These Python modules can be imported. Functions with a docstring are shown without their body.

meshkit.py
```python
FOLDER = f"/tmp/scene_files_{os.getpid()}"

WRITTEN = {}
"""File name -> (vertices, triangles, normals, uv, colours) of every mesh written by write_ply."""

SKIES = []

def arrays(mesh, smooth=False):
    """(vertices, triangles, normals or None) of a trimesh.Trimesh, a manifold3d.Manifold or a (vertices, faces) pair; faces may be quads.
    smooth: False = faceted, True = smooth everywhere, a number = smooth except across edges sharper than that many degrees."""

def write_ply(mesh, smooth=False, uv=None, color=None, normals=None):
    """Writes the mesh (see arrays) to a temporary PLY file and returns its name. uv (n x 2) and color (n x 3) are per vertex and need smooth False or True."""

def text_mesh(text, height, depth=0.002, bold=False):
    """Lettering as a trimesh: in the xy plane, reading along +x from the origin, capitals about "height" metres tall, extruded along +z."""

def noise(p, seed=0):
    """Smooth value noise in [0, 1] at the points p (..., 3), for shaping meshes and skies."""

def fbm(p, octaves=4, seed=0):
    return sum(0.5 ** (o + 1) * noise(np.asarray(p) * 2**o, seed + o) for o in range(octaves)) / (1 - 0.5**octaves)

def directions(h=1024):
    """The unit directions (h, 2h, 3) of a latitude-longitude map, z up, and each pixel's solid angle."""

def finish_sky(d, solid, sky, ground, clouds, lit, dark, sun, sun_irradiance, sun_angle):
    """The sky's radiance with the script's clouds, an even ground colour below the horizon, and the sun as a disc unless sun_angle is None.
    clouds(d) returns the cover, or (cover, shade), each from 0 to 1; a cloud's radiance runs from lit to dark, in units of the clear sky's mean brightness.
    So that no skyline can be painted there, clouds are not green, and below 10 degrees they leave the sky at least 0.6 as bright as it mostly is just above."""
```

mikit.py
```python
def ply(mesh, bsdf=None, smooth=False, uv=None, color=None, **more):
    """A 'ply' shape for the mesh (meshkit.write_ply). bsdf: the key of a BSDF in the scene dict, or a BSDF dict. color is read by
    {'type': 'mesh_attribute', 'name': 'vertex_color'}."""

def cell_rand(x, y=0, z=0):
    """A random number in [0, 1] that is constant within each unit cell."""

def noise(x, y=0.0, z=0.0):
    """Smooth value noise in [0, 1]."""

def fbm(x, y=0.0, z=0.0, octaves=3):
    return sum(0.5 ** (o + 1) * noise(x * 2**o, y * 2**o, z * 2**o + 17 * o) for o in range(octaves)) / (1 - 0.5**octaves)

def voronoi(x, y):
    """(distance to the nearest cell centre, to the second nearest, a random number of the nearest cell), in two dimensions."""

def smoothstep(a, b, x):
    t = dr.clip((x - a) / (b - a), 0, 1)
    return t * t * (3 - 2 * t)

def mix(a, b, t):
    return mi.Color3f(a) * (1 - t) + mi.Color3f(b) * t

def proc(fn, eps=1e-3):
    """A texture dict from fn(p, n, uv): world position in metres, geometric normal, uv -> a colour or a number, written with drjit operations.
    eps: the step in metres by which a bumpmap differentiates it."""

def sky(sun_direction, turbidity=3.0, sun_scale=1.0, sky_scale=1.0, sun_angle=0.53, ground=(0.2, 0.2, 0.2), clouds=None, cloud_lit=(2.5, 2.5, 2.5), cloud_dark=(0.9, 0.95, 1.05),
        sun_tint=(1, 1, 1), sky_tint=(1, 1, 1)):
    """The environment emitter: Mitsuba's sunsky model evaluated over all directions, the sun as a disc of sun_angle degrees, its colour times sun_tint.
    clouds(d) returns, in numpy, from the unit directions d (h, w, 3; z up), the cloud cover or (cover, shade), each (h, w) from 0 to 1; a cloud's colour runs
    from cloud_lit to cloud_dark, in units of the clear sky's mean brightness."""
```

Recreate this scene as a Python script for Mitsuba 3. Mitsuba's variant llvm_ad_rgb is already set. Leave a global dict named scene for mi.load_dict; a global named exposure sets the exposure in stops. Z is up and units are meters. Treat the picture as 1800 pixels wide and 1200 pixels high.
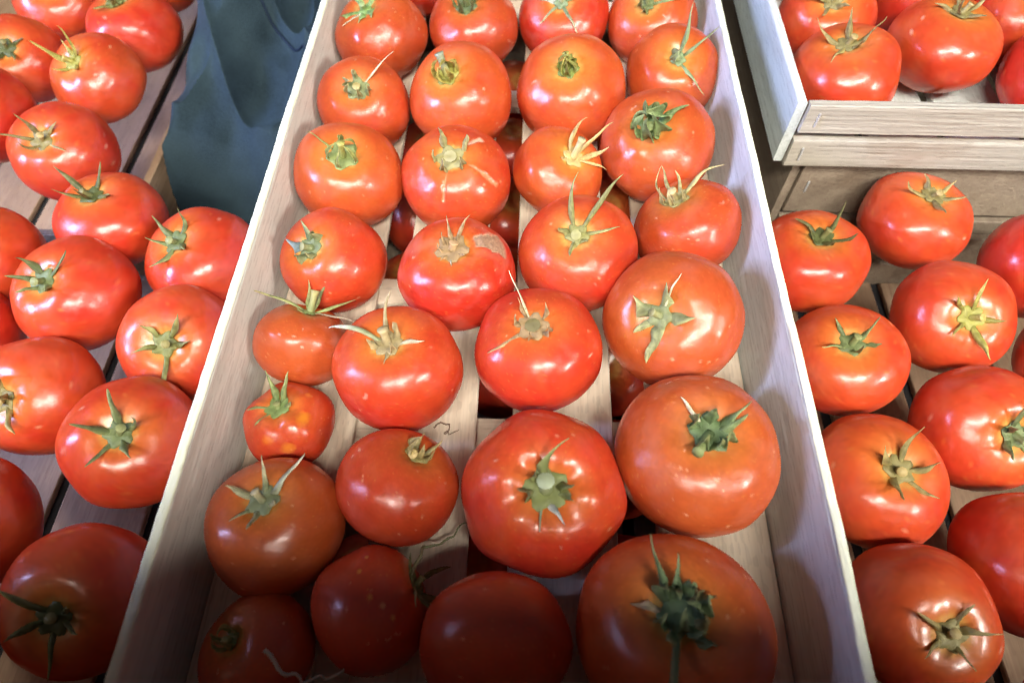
import math, random
import numpy as np, trimesh, mitsuba as mi, mikit, meshkit
import drjit as dr
from mikit import proc, noise, fbm, smoothstep, mix, cell_rand

T = mi.ScalarTransform4f
scene, labels = {'type': 'scene'}, {}

# ---------------------------------------------------------------- camera, light, exposure
YAW, PITCH, HEIGHT = math.atan(0.0331), math.radians(58.5), 0.337
fw = np.array([-math.sin(YAW) * math.cos(PITCH), math.cos(YAW) * math.cos(PITCH), -math.sin(PITCH)])
scene['camera'] = {'type': 'thinlens', 'fov': math.degrees(2 * math.atan(900 / 1150)), 'fov_axis': 'x', 'near_clip': 0.01, 'far_clip': 100.0,
                   'aperture_radius': 0.0018, 'focus_distance': 0.36,
                   'to_world': T().look_at(origin=[0, 0, HEIGHT], target=(np.array([0, 0, HEIGHT]) + fw).tolist(), up=[0, 0, 1])}
exposure = 0.48
scene['room_light'] = {'type': 'constant', 'radiance': {'type': 'rgb', 'value': [0.032, 0.036, 0.044]}}

def lamp(name, at, aim, w, h, rgb, label):
    scene[name] = {'type': 'rectangle', 'to_world': T().look_at(origin=at, target=aim, up=[0, 0, 1]).scale([w / 2, h / 2, 1]),
                   'bsdf': {'type': 'diffuse', 'reflectance': {'type': 'rgb', 'value': [0.5, 0.5, 0.5]}},
                   'emitter': {'type': 'area', 'radiance': {'type': 'rgb', 'value': rgb}}}
    labels[name] = {'label': label, 'category': 'lamp'}

lamp('ceiling_lamp', [-0.30, -1.00, 1.66], [0, 0.35, 0], 0.66, 0.27, [51, 49, 43], 'left one of two warm white ceiling lamps behind the viewer')
lamp('ceiling_lamp_001', [0.45, -0.90, 1.75], [0, 0.35, 0], 0.66, 0.27, [55, 53, 47], 'right one of two warm white ceiling lamps behind the viewer')
lamp('side_lamp', [1.30, -0.75, 1.00], [0, 0.25, 0], 0.26, 0.24, [78, 77, 70], 'white square lamp to the right of the stall')
lamp('strip_lamp', [-1.45, -0.10, 0.75], [0, 0.3, 0], 0.30, 0.56, [26, 31, 56], 'violet blue strip lamp to the left of the stall')

# ---------------------------------------------------------------- materials
def vcol_bsdf(rough, spec, **kw):
    return {'type': 'twosided', 'bsdf': {'type': 'principled', 'base_color': {'type': 'mesh_attribute', 'name': 'vertex_color'}, 'roughness': rough, 'specular': spec, **kw}}

scene['skin'] = {'type': 'bumpmap', 'arbitrary': proc(lambda p, n, uv: fbm(p.x * 160, p.y * 160, p.z * 160, 2), eps=4e-4), 'scale': 0.00035,
                 'bsdf': {'type': 'principled', 'base_color': {'type': 'mesh_attribute', 'name': 'vertex_color'},
                          'roughness': proc(lambda p, n, uv: 0.20 + 0.14 * fbm(p.x * 45, p.y * 45, p.z * 45, 3) + 0.10 * smoothstep(0.60, 0.74, fbm(p.x * 170 + 5, p.y * 170, p.z * 170, 2))), 'specular': 0.5}}
scene['leaf'] = vcol_bsdf(0.55, 0.35)
scene['leaf_dry'] = vcol_bsdf(0.75, 0.2)

def wood_color(along, dark, light):
    def fn(p, n, uv):
        a, b = (p.y, p.x) if along == 'y' else (p.x, p.y)
        board = cell_rand(dr.floor(b / 0.037), dr.floor(p.z / 0.05 + 0.3), 3)
        grain = fbm(a * 9 + board * 40, b * 520, p.z * 420, 3)
        wide = fbm(a * 5 + board * 13, b * 60, p.z * 60, 2)
        fleck = smoothstep(0.62, 0.72, noise(a * 160, b * 900, p.z * 700)) * 0.10
        t = dr.clip(0.5 + 0.7 * (grain - 0.5) + 0.8 * (wide - 0.5), 0, 1)
        stain = smoothstep(0.60, 0.80, fbm(p.x * 26 + 3, p.y * 14, p.z * 26, 3)) * 0.22
        return mix(dark, light, t) * (1.0 - fleck) * (1.0 - stain * mi.Color3f(0.8, 1.0, 1.15))
    return proc(fn)

def wood(along, dark, light, bump=0.0008):
    def h(p, n, uv):
        a, b = (p.y, p.x) if along == 'y' else (p.x, p.y)
        return fbm(a * 30, b * 700, p.z * 600, 2)
    return {'type': 'bumpmap', 'arbitrary': proc(h, eps=3e-4), 'scale': bump,
            'bsdf': {'type': 'principled', 'base_color': wood_color(along, dark, light), 'roughness': 0.62, 'specular': 0.3}}

scene['pale_wood'] = wood('y', (0.52, 0.42, 0.31), (0.76, 0.66, 0.53))
scene['cross_wood'] = wood('x', (0.52, 0.42, 0.31), (0.76, 0.66, 0.53))
scene['wall_wood'] = wood('y', (0.52, 0.53, 0.48), (0.72, 0.73, 0.68), 0.0005)
scene['lit_edge_wood'] = wood('y', (0.66, 0.67, 0.52), (0.86, 0.87, 0.74), 0.0012)  # paler cut edge, rim brightness from the lamps painted into it
scene['grey_wood'] = wood('y', (0.42, 0.45, 0.42), (0.62, 0.66, 0.64), 0.0005)
scene['brown_wood'] = wood('y', (0.24, 0.15, 0.09), (0.44, 0.30, 0.20))
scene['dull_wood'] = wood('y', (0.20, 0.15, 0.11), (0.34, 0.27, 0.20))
scene['grey_cross_wood'] = wood('x', (0.28, 0.25, 0.20), (0.50, 0.46, 0.39))
scene['steel'] = {'type': 'principled', 'base_color': {'type': 'rgb', 'value': [0.5, 0.5, 0.5]}, 'metallic': 0.3, 'roughness': 0.4}
scene['table_cloth'] = {'type': 'diffuse', 'reflectance': proc(lambda p, n, uv: mix((0.030, 0.032, 0.036), (0.060, 0.060, 0.064), fbm(p.x * 60, p.y * 60, p.z * 60, 3)))}

def denim_fn(p, n, uv):
    weave = noise((p.x + p.y) * 1500, (p.x - p.y) * 400, p.z * 900)
    worn = fbm(p.x * 22, p.y * 22, p.z * 22, 3)
    return mix((0.010, 0.019, 0.026), (0.040, 0.067, 0.082), dr.clip(0.35 * weave + 0.9 * worn - 0.12, 0, 1))
scene['denim'] = {'type': 'twosided', 'bsdf': {'type': 'principled', 'base_color': proc(denim_fn), 'roughness': 0.85, 'specular': 0.15, 'sheen': 0.4}}
scene['thread'] = {'type': 'diffuse', 'reflectance': {'type': 'rgb', 'value': [0.02, 0.03, 0.05]}}
scene['green_fibre'] = {'type': 'principled', 'base_color': {'type': 'rgb', 'value': [0.22, 0.23, 0.12]}, 'roughness': 0.6}
scene['dark_fibre'] = {'type': 'principled', 'base_color': {'type': 'rgb', 'value': [0.20, 0.13, 0.09]}, 'roughness': 0.7}
scene['dry_fibre'] = {'type': 'principled', 'base_color': {'type': 'rgb', 'value': [0.42, 0.42, 0.36]}, 'roughness': 0.6}

# ---------------------------------------------------------------- helpers
used = {}
def numbered(name):
    k = used.get(name, 0); used[name] = k + 1
    return name if k == 0 else f'{name}_{k:03d}'

def put(name, mesh, bsdf, parent=None, color=None, smooth=True, to_world=None):
    key = numbered((parent + '__' if parent else '') + name)
    s = mikit.ply(mesh, bsdf, smooth=smooth, color=color)
    if to_world is not None:
        s['to_world'] = to_world
    scene[key] = s
    return key

def tag(key, label, cat=None, group=None, kind=None):
    labels[key] = {'label': label}
    if cat: labels[key]['category'] = cat
    if group: labels[key]['group'] = group
    if kind: labels[key]['kind'] = kind

def board(section, length, axis, start, seed, rough=0.0005, n=60):
    """A sawn board: SECTION is a list of (across, z) corners in order, run along AXIS from START for LENGTH, edges a little worn."""
    c = np.array(section, float)
    pts = []
    for i in range(len(c)):                        # chamfer each corner
        a, b, d = c[i - 1], c[i], c[(i + 1) % len(c)]
        e = 0.0007
        pts += [b + (a - b) / np.linalg.norm(a - b) * e, b + (d - b) / np.linalg.norm(d - b) * e]
    q = []                                         # cut long sides so the edge can wander
    for i in range(len(pts)):
        a, b = pts[i], pts[(i + 1) % len(pts)]
        m = max(1, int(np.linalg.norm(b - a) / 0.012))
        q += [a + (b - a) * k / m for k in range(m)]
    q = np.array(q); m = len(q)
    t = np.linspace(0, 1, n + 1)
    V = np.zeros((n + 1, m, 3))
    V[:, :, 1] = start + t[:, None] * length
    V[:, :, 0] = q[None, :, 0]; V[:, :, 2] = q[None, :, 1]
    w = meshkit.fbm(V * [25, 14, 25] + seed * 7.3, 3, seed) - 0.5
    w2 = meshkit.fbm(V * [120, 160, 120] + seed * 3.1, 2, seed + 5) - 0.5
    w3 = meshkit.fbm(V * [3, 6, 3] + seed * 1.7, 2, seed + 9) - 0.5
    top = (V[:, :, 2] - c[:, 1].min()) / max(1e-6, np.ptp(c[:, 1]))
    V[:, :, 0] += w * rough + w3 * rough * 3 * top
    V[:, :, 2] += (w2 * rough * 0.9 + w * rough) * (0.4 + top)
    F = []
    for i in range(n):
        for j in range(m):
            k = (j + 1) % m
            F.append([i * m + j, (i + 1) * m + j, (i + 1) * m + k, i * m + k])
    F = np.array(F)
    F = np.vstack([F[:, [0, 1, 2]], F[:, [0, 2, 3]]])
    V = V.reshape(-1, 3)
    c0, c1 = len(V), len(V) + 1
    V = np.vstack([V, V[:m].mean(0), V[-m:].mean(0)])
    j = np.arange(m); k = (j + 1) % m
    F = np.vstack([F, np.stack([j * 0 + c0, j, k], 1), np.stack([j * 0 + c1, n * m + k, n * m + j], 1)])
    if axis == 'x':
        V = V[:, [1, 0, 2]]; F = F[:, ::-1]
    mesh = trimesh.Trimesh(V, F, process=False)
    if mesh.volume < 0:
        mesh.invert()
    return mesh

def rect(a, b, z0, z1):
    return [(a, z0), (b, z0), (b, z1), (a, z1)]

def tube(path, radii, n=7):
    path = np.asarray(path, float); radii = np.broadcast_to(radii, len(path))
    V, up = [], np.array([0.31, 0.17, 0.93])
    for i, p in enumerate(path):
        t = path[min(i + 1, len(path) - 1)] - path[max(i - 1, 0)]; t /= np.linalg.norm(t) + 1e-12
        a = np.cross(t, up); a /= np.linalg.norm(a) + 1e-12; b = np.cross(t, a)
        ang = np.arange(n) / n * 2 * np.pi
        V.append(p + radii[i] * (np.cos(ang)[:, None] * a + np.sin(ang)[:, None] * b))
    V = np.vstack(V); F = []
    for i in range(len(path) - 1):
        for j in range(n):
            k = (j + 1) % n
            F += [[i * n + j, i * n + k, (i + 1) * n + k], [i * n + j, (i + 1) * n + k, (i + 1) * n + j]]
    m = len(V); V = np.vstack([V, path[0], path[-1]]); e = (len(path) - 1) * n
    for j in range(n):
        k = (j + 1) % n
        F += [[m, k, j], [m + 1, e + j, e + k]]
    return trimesh.Trimesh(V, np.array(F), process=False)

# ---------------------------------------------------------------- the crate
# floor top at z = 0, walls to z = 0.057; floor boards run along y with gaps
NEAR, FAR = -0.004, 0.628
H = 0.057
crate = 'tomato_crate'
tag(crate, 'shallow pale wooden crate with slatted floor holding one layer of tomatoes', 'crate')
put('side_panel', board([(-0.1550, -0.006), (-0.1510, -0.006), (-0.1515, H - 0.0012), (-0.1555, H - 0.0012)], FAR - NEAR, 'y', NEAR, 1), 'wall_wood', crate, smooth=35)
put('panel_edge', board([(-0.1560, H - 0.0008), (-0.1512, H - 0.0008), (-0.1512, H + 0.0008), (-0.1560, H + 0.0008)], FAR - NEAR, 'y', NEAR, 5, 0.0018, 200), 'lit_edge_wood', crate, smooth=35)
put('side_panel', board([(0.1290, -0.006), (0.1330, -0.006), (0.1383, H - 0.0012), (0.1343, H - 0.0012)], FAR - NEAR, 'y', NEAR, 2), 'grey_wood', crate, smooth=35)
put('panel_edge', board([(0.1343, H - 0.0008), (0.1385, H - 0.0008), (0.1386, H + 0.0008), (0.1344, H + 0.0008)], FAR - NEAR, 'y', NEAR, 6, 0.0016, 200), 'lit_edge_wood', crate, smooth=35)
put('end_panel', board(rect(FAR + 0.0005, FAR + 0.007, -0.006, H + 0.012), 0.281, 'x', -0.1512, 3), 'cross_wood', crate, smooth=35)
put('end_panel', board([(-0.151, -0.006), (0.131, -0.006), (0.131, 0.160), (-0.151, 0.188)], 0.0065, 'y', NEAR - 0.007, 4, n=3), 'cross_wood', crate, smooth=35)   # near end board, out of view, raised and slanted to shade the front tomatoes
for i, (a, b) in enumerate([(-0.1505, -0.0930), (-0.0760, -0.0250), (-0.0050, 0.0510), (0.0714, 0.1285)]):
    put('floor_board', board(rect(a, b, -0.0045, 0), FAR - NEAR - 0.002, 'y', NEAR + 0.001, 11 + i, 0.0004), 'pale_wood', crate, smooth=35)
for i, y in enumerate([0.028, 0.148, 0.245, 0.435, 0.56]):
    put('cross_batten', board(rect(y - 0.010, y + 0.010, -0.0115, -0.0050), 0.277, 'x', -0.1500, 21 + i, 0.0004, 30), 'cross_wood', crate, smooth=35)
for sx in (0, 1):
    for sy in (0, 1):
        x = (-0.1508, 0.1285)[sx]; y = (NEAR, FAR)[sy]; dx = (0.018, -0.018)[sx]; dy = (0.010, -0.018)[sy]
        poly = np.array([[x, y], [x + dx, y], [x, y + dy]])
        v = np.vstack([np.c_[poly, [0.0006] * 3], np.c_[poly, [H + 0.026] * 3]])
        put('corner_post', trimesh.convex.convex_hull(v), 'cross_wood', crate, smooth=False)

# ---------------------------------------------------------------- tomatoes
def profile(R, q, dip, dipw, p):
    phi = np.linspace(0, np.pi, 400)
    x = R * np.sin(phi) ** (2 / p); c = np.cos(phi)
    z = q * R * np.sign(c) * np.abs(c) ** (2 / p)
    z = z - np.where(c > 0, dip * R * np.exp(-(x / (dipw * R)) ** 2), 0) + np.where(c < 0, 0.06 * R * np.exp(-(x / (0.3 * R)) ** 2), 0)
    return phi, x, z

RED, ORANGE, SHOULDER, RING = (np.array(c) for c in ((0.445, 0.025, 0.012), (0.500, 0.092, 0.020), (0.56, 0.21, 0.036), (0.55, 0.36, 0.09)))

def tomato(P, R, axis, s, seed, nu=190, nv=120):
    """One tomato resting at P: skin mesh, and (surface function, frame) for its calyx."""
    rng = np.random.default_rng(seed)
    q, dip, dipw, p = s.get('q', rng.uniform(0.77, 0.86)), s.get('dip', 0.17), s.get('dipw', 0.32), s.get('p', 2.2)
    phi, px, pz = profile(R, q, dip, dipw, p)
    u = np.linspace(0, 1, nv) ** 1.0 * np.pi
    X, Z = np.interp(u, phi, px), np.interp(u, phi, pz)
    th = np.arange(nu) / nu * 2 * np.pi
    lobes, amp, ph = s.get('lobes', rng.integers(4, 7)), s.get('rib', rng.uniform(0.006, 0.018)), rng.uniform(0, 6.28)
    d = np.stack([np.sin(u)[:, None] * np.cos(th), np.sin(u)[:, None] * np.sin(th), np.cos(u)[:, None] * np.ones(nu)], -1)
    low = meshkit.fbm(d * 1.1 + seed * 3.77, 2, seed) - 0.5
    lob = np.cos(lobes * th + ph + 1.5 * (meshkit.noise(d * 0.9 + seed, seed + 3) - 0.5))
    k = 1 + amp * lob * (np.sin(u) ** 0.7)[:, None] * (0.45 + 0.55 * np.cos(u / 1.15))[:, None] + 0.16 * low
    k = k / k[nv // 2].mean()
    kz = 1 + 0.10 * (meshkit.fbm(d * 1.0 + seed * 1.3 + 9, 2, seed + 8) - 0.5) + (amp * 0.9) * lob * np.exp(-((X / R - 0.45) / 0.3) ** 2)[:, None]
    V = np.stack([X[:, None] * k * np.cos(th), X[:, None] * k * np.sin(th), Z[:, None] * kz], -1)
    # colour of the skin itself: riper red sides, orange shoulders, yellow ring by the stalk, pale specks
    ripe = s.get('ripe', 0.5)
    f1 = meshkit.fbm(d * [2.0, 2.0, 1.2] + seed * 5.1, 3, seed + 1)
    streak = meshkit.fbm(np.stack([np.cos(th) * 7 + 0 * u[:, None], np.sin(th) * 7 + 0 * u[:, None], u[:, None] * 1.2 + 0 * th], -1) + seed, 2, seed + 2)
    sh = np.clip(1 - X[:, None] / R / 0.95, 0, 1) * (np.cos(u) > 0)[:, None]
    t = np.clip((1 - ripe) * 1.0 + 0.9 * (f1 - 0.5) + 0.35 * (streak - 0.5) + 0.45 * sh - 0.1, 0, 1)[..., None]
    C = RED * (1 - t) + ORANGE * t
    t2 = np.clip((sh - 0.35) * 1.6 * (0.6 + 0.8 * (f1 > 0.0) * f1) * (1.3 - ripe), 0, 0.85)[..., None]
    C = C * (1 - t2) + SHOULDER * t2
    rr = X[:, None] / R + 0.05 * (streak - 0.5) * 2
    t3 = np.clip(1 - np.abs(rr - 0.20) / 0.10, 0, 1)[..., None] * s.get('ring', 0.55)
    C = C * (1 - t3) + RING * t3
    br = s.get('brown', 0.0)
    if br:
        C = C * (1 - br) + np.array([0.33, 0.078, 0.020]) * br
    fine = meshkit.fbm(d * 26 + seed * 1.9, 2, seed + 21)
    C = C * (0.90 + 0.22 * fine)[..., None]
    gold = np.clip((meshkit.noise(d * 60 + seed, seed + 22) - 0.80) * 6, 0, 1)[..., None] * 0.30 * (X[:, None] / R < 0.97)[..., None]
    C = C * (1 - gold) + np.array([0.66, 0.26, 0.06]) * gold
    dust = np.clip((meshkit.fbm(d * 3.1 + seed * 2.2, 3, seed + 4) - 0.48) * 3.0, 0, 1)[..., None] * s.get('dust', 0.08)
    C = C * (1 - dust) + np.array([0.55, 0.30, 0.26]) * dust
    def spot(dirv, size, col, strength=1.0, stretch=None):
        nonlocal C
        dv = np.array(dirv) / np.linalg.norm(dirv)
        a = np.arccos(np.clip(d @ dv, -1, 1))
        m = np.clip(1.4 - a / size * (1 + 0.5 * (meshkit.noise(d * 14 + seed, seed + 6) - 0.5)), 0, 1)[..., None] * strength
        C = C * (1 - m) + np.array(col) * m
    for _ in range(s.get('specks', 16)):
        az, po = rng.uniform(0, 6.28), math.acos(rng.uniform(-0.2, 0.95))
        spot((math.sin(po) * math.cos(az), math.sin(po) * math.sin(az), math.cos(po)), rng.uniform(0.012, 0.024), (0.75, 0.38, 0.22), rng.uniform(0.25, 0.7))
    for _ in range(s.get('scratches', 3)):                    # short pale scuffs
        az, po, h = rng.uniform(0, 6.28), math.acos(rng.uniform(0.0, 0.9)), rng.uniform(0, 6.28)
        n_, st, sz = rng.integers(3, 7), rng.uniform(0.2, 0.55), rng.uniform(0.012, 0.02)
        for k_ in range(n_):
            a_, p_ = az + 0.020 * k_ * math.cos(h), po + 0.020 * k_ * math.sin(h)
            spot((math.sin(p_) * math.cos(a_), math.sin(p_) * math.sin(a_), math.cos(p_)), sz, (0.72, 0.42, 0.30), st)
            h += rng.uniform(-0.4, 0.4)
    for az, po, size, col, st in s.get('marks', ()):
        az, po = math.radians(az), math.radians(po)
        spot((math.sin(po) * math.cos(az), math.sin(po) * math.sin(az), math.cos(po)), size, col, st)
    for az, p0, p1, w, col, st in s.get('scars', ()):          # corky bands running down from the stalk
        az, p0, p1 = (math.radians(v) for v in (az, p0, p1))
        da = np.abs((th - az + np.pi) % (2 * np.pi) - np.pi)[None, :] * np.sin(u)[:, None]
        edge = w * (0.55 + 0.9 * np.clip((u[:, None] - p0) / (p1 - p0), 0, 1)) * (1 + 1.1 * (meshkit.fbm(d * 8 + seed, 2, seed + 7) - 0.5))
        m = np.clip((edge - da) / 0.035, 0, 1) * np.clip((u[:, None] - p0) / 0.05, 0, 1) * np.clip((p1 - u[:, None]) / 0.06, 0, 1)
        rough = meshkit.fbm(d * [30, 30, 30] + 2, 2, seed + 11)
        rim = np.clip(1 - np.abs(edge - da - 0.02) / 0.03, 0, 1) * m
        cc = np.array(col) * (0.55 + 0.9 * rough)[..., None]
        cc = cc * (1 - rim[..., None]) + np.array([0.70, 0.42, 0.28]) * rim[..., None]
        C = C * (1 - m[..., None] * st) + cc * m[..., None] * st
        V = V * (1 - (0.05 * m * (rough - 0.35) + 0.012 * m))[..., None]
    F = []
    i, j = np.meshgrid(np.arange(nv - 1), np.arange(nu), indexing='ij'); jj = (j + 1) % nu
    Q = np.stack([i * nu + j, (i + 1) * nu + j, (i + 1) * nu + jj, i * nu + jj], -1).reshape(-1, 4)
    F = np.vstack([Q[:, [0, 1, 2]], Q[:, [0, 2, 3]]])
    a = np.array(axis, float); a /= np.linalg.norm(a)
    e1 = np.array([1.0, 0, 0]); e1 = e1 - e1 @ a * a; e1 /= np.linalg.norm(e1)
    M = np.stack([e1, np.cross(a, e1), a], 1)
    W = V.reshape(-1, 3) @ M.T + np.array(P)
    mesh = trimesh.Trimesh(W, F, process=False)
    rho = np.linspace(0, 0.98 * R, 60)
    top = phi < np.pi / 2
    zs = np.interp(rho, px[top], pz[top])
    return mesh, C.reshape(-1, 3), lambda r_: np.interp(r_, rho, zs), M

def ribbon(surf, R, az, L, e0, e1, turn, w, rho0, c0, c1, rng, bend=0.0):
    """One sepal in the tomato's own frame: leaves the stalk's base at azimuth AZ, elevation E0 changing by E1 along its length L (in R)."""
    n = 16
    az, e0, e1, turn = (math.radians(v) for v in (az, e0, e1, turn))
    pos = np.array([rho0 * R * math.cos(az), rho0 * R * math.sin(az), float(surf(rho0 * R)) + 0.035 * R])
    P, S = [], []
    twist = rng.uniform(-1.6, 1.6)
    w = w * 0.74; ph = rng.uniform(0, 6.28, 4); kink = rng.uniform(0.06, 0.22)
    for i in range(n + 1):
        t = i / n
        h = az + turn * t ** 1.3 + kink * t * math.sin(9 * t + ph[0]); e = e0 + e1 * t + bend * math.sin(6 * t) + kink * t * math.sin(11 * t + ph[1])
        dv = np.array([math.cos(h) * math.cos(e), math.sin(h) * math.cos(e), math.sin(e)])
        P.append(pos.copy())
        side = np.array([-math.sin(h), math.cos(h), 0.0]); nn = np.cross(dv, side)
        tw = twist * t
        S.append((side * math.cos(tw) + nn * math.sin(tw), nn * math.cos(tw) - side * math.sin(tw)))
        pos = pos + dv * (L * R / n)
        rr = math.hypot(pos[0], pos[1])
        if rr < 0.97 * R:
            pos[2] = max(pos[2], float(surf(rr)) + 0.018 * R)
    V, C = [], []
    for i in range(n + 1):
        t = i / n
        ww = w * R * (0.62 + 1.3 * t if t < 0.3 else 1.01 * max(0.0, (1 - t) / 0.7) ** 0.75) * (1 + 0.22 * math.sin(7 * t + ph[2])) + 0.006 * R
        th = 0.020 * R * (1 - 0.6 * t)
        s, nn = S[i]; fold = (0.75 + 0.35 * math.sin(5 * t + ph[3])) * ww
        for sx in (-1, -0.5, 0, 0.5, 1):
            V.append(P[i] + s * ww * 0.5 * sx - nn * 0 + nn * (-(fold) * (abs(sx)) ** 1.5 * 0.6)); C.append(t - 0.10 * (sx == 0))
        for sx in (0.5, 0, -0.5):
            V.append(P[i] + s * ww * 0.5 * sx + nn * (-(fold) * (abs(sx)) ** 1.5 * 0.6) - nn * th); C.append(t)
    m = 8; F = []
    for i in range(n):
        for j in range(m):
            k = (j + 1) % m
            F += [[i * m + j, i * m + k, (i + 1) * m + k], [i * m + j, (i + 1) * m + k, (i + 1) * m + j]]
    for j in range(1, m - 1):
        F += [[0, j + 1, j], [n * m, n * m + j, n * m + j + 1]]
    V = np.array(V); C = np.array(C)[:, None]
    tc = np.clip(C, 0, 1) ** 1.6
    tc = np.clip(tc + 0.5 * (meshkit.noise(V / R * 5 + rng.integers(1, 99), 4) - 0.5)[:, None], 0, 1)
    col = np.array(c0) * (1 - tc) + np.array(c1) * tc
    col = col * (0.50 + 1.0 * meshkit.noise(V / R * 18 + rng.integers(1, 99), 3))[:, None]
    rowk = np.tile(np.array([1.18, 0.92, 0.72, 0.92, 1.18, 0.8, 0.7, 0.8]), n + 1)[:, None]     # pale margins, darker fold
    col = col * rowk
    return trimesh.Trimesh(V, np.array(F), process=False), col

GREEN = ((0.150, 0.185, 0.070), (0.27, 0.28, 0.13))
LIME = ((0.25, 0.27, 0.07), (0.38, 0.36, 0.13))
COOL = ((0.115, 0.165, 0.080), (0.21, 0.26, 0.13))
OLIVE = ((0.19, 0.185, 0.085), (0.32, 0.28, 0.14))
STRAW = ((0.44, 0.38, 0.19), (0.52, 0.43, 0.24))
BROWN = ((0.27, 0.21, 0.13), (0.44, 0.34, 0.22))
DARK = ((0.075, 0.100, 0.042), (0.18, 0.19, 0.09))

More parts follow.
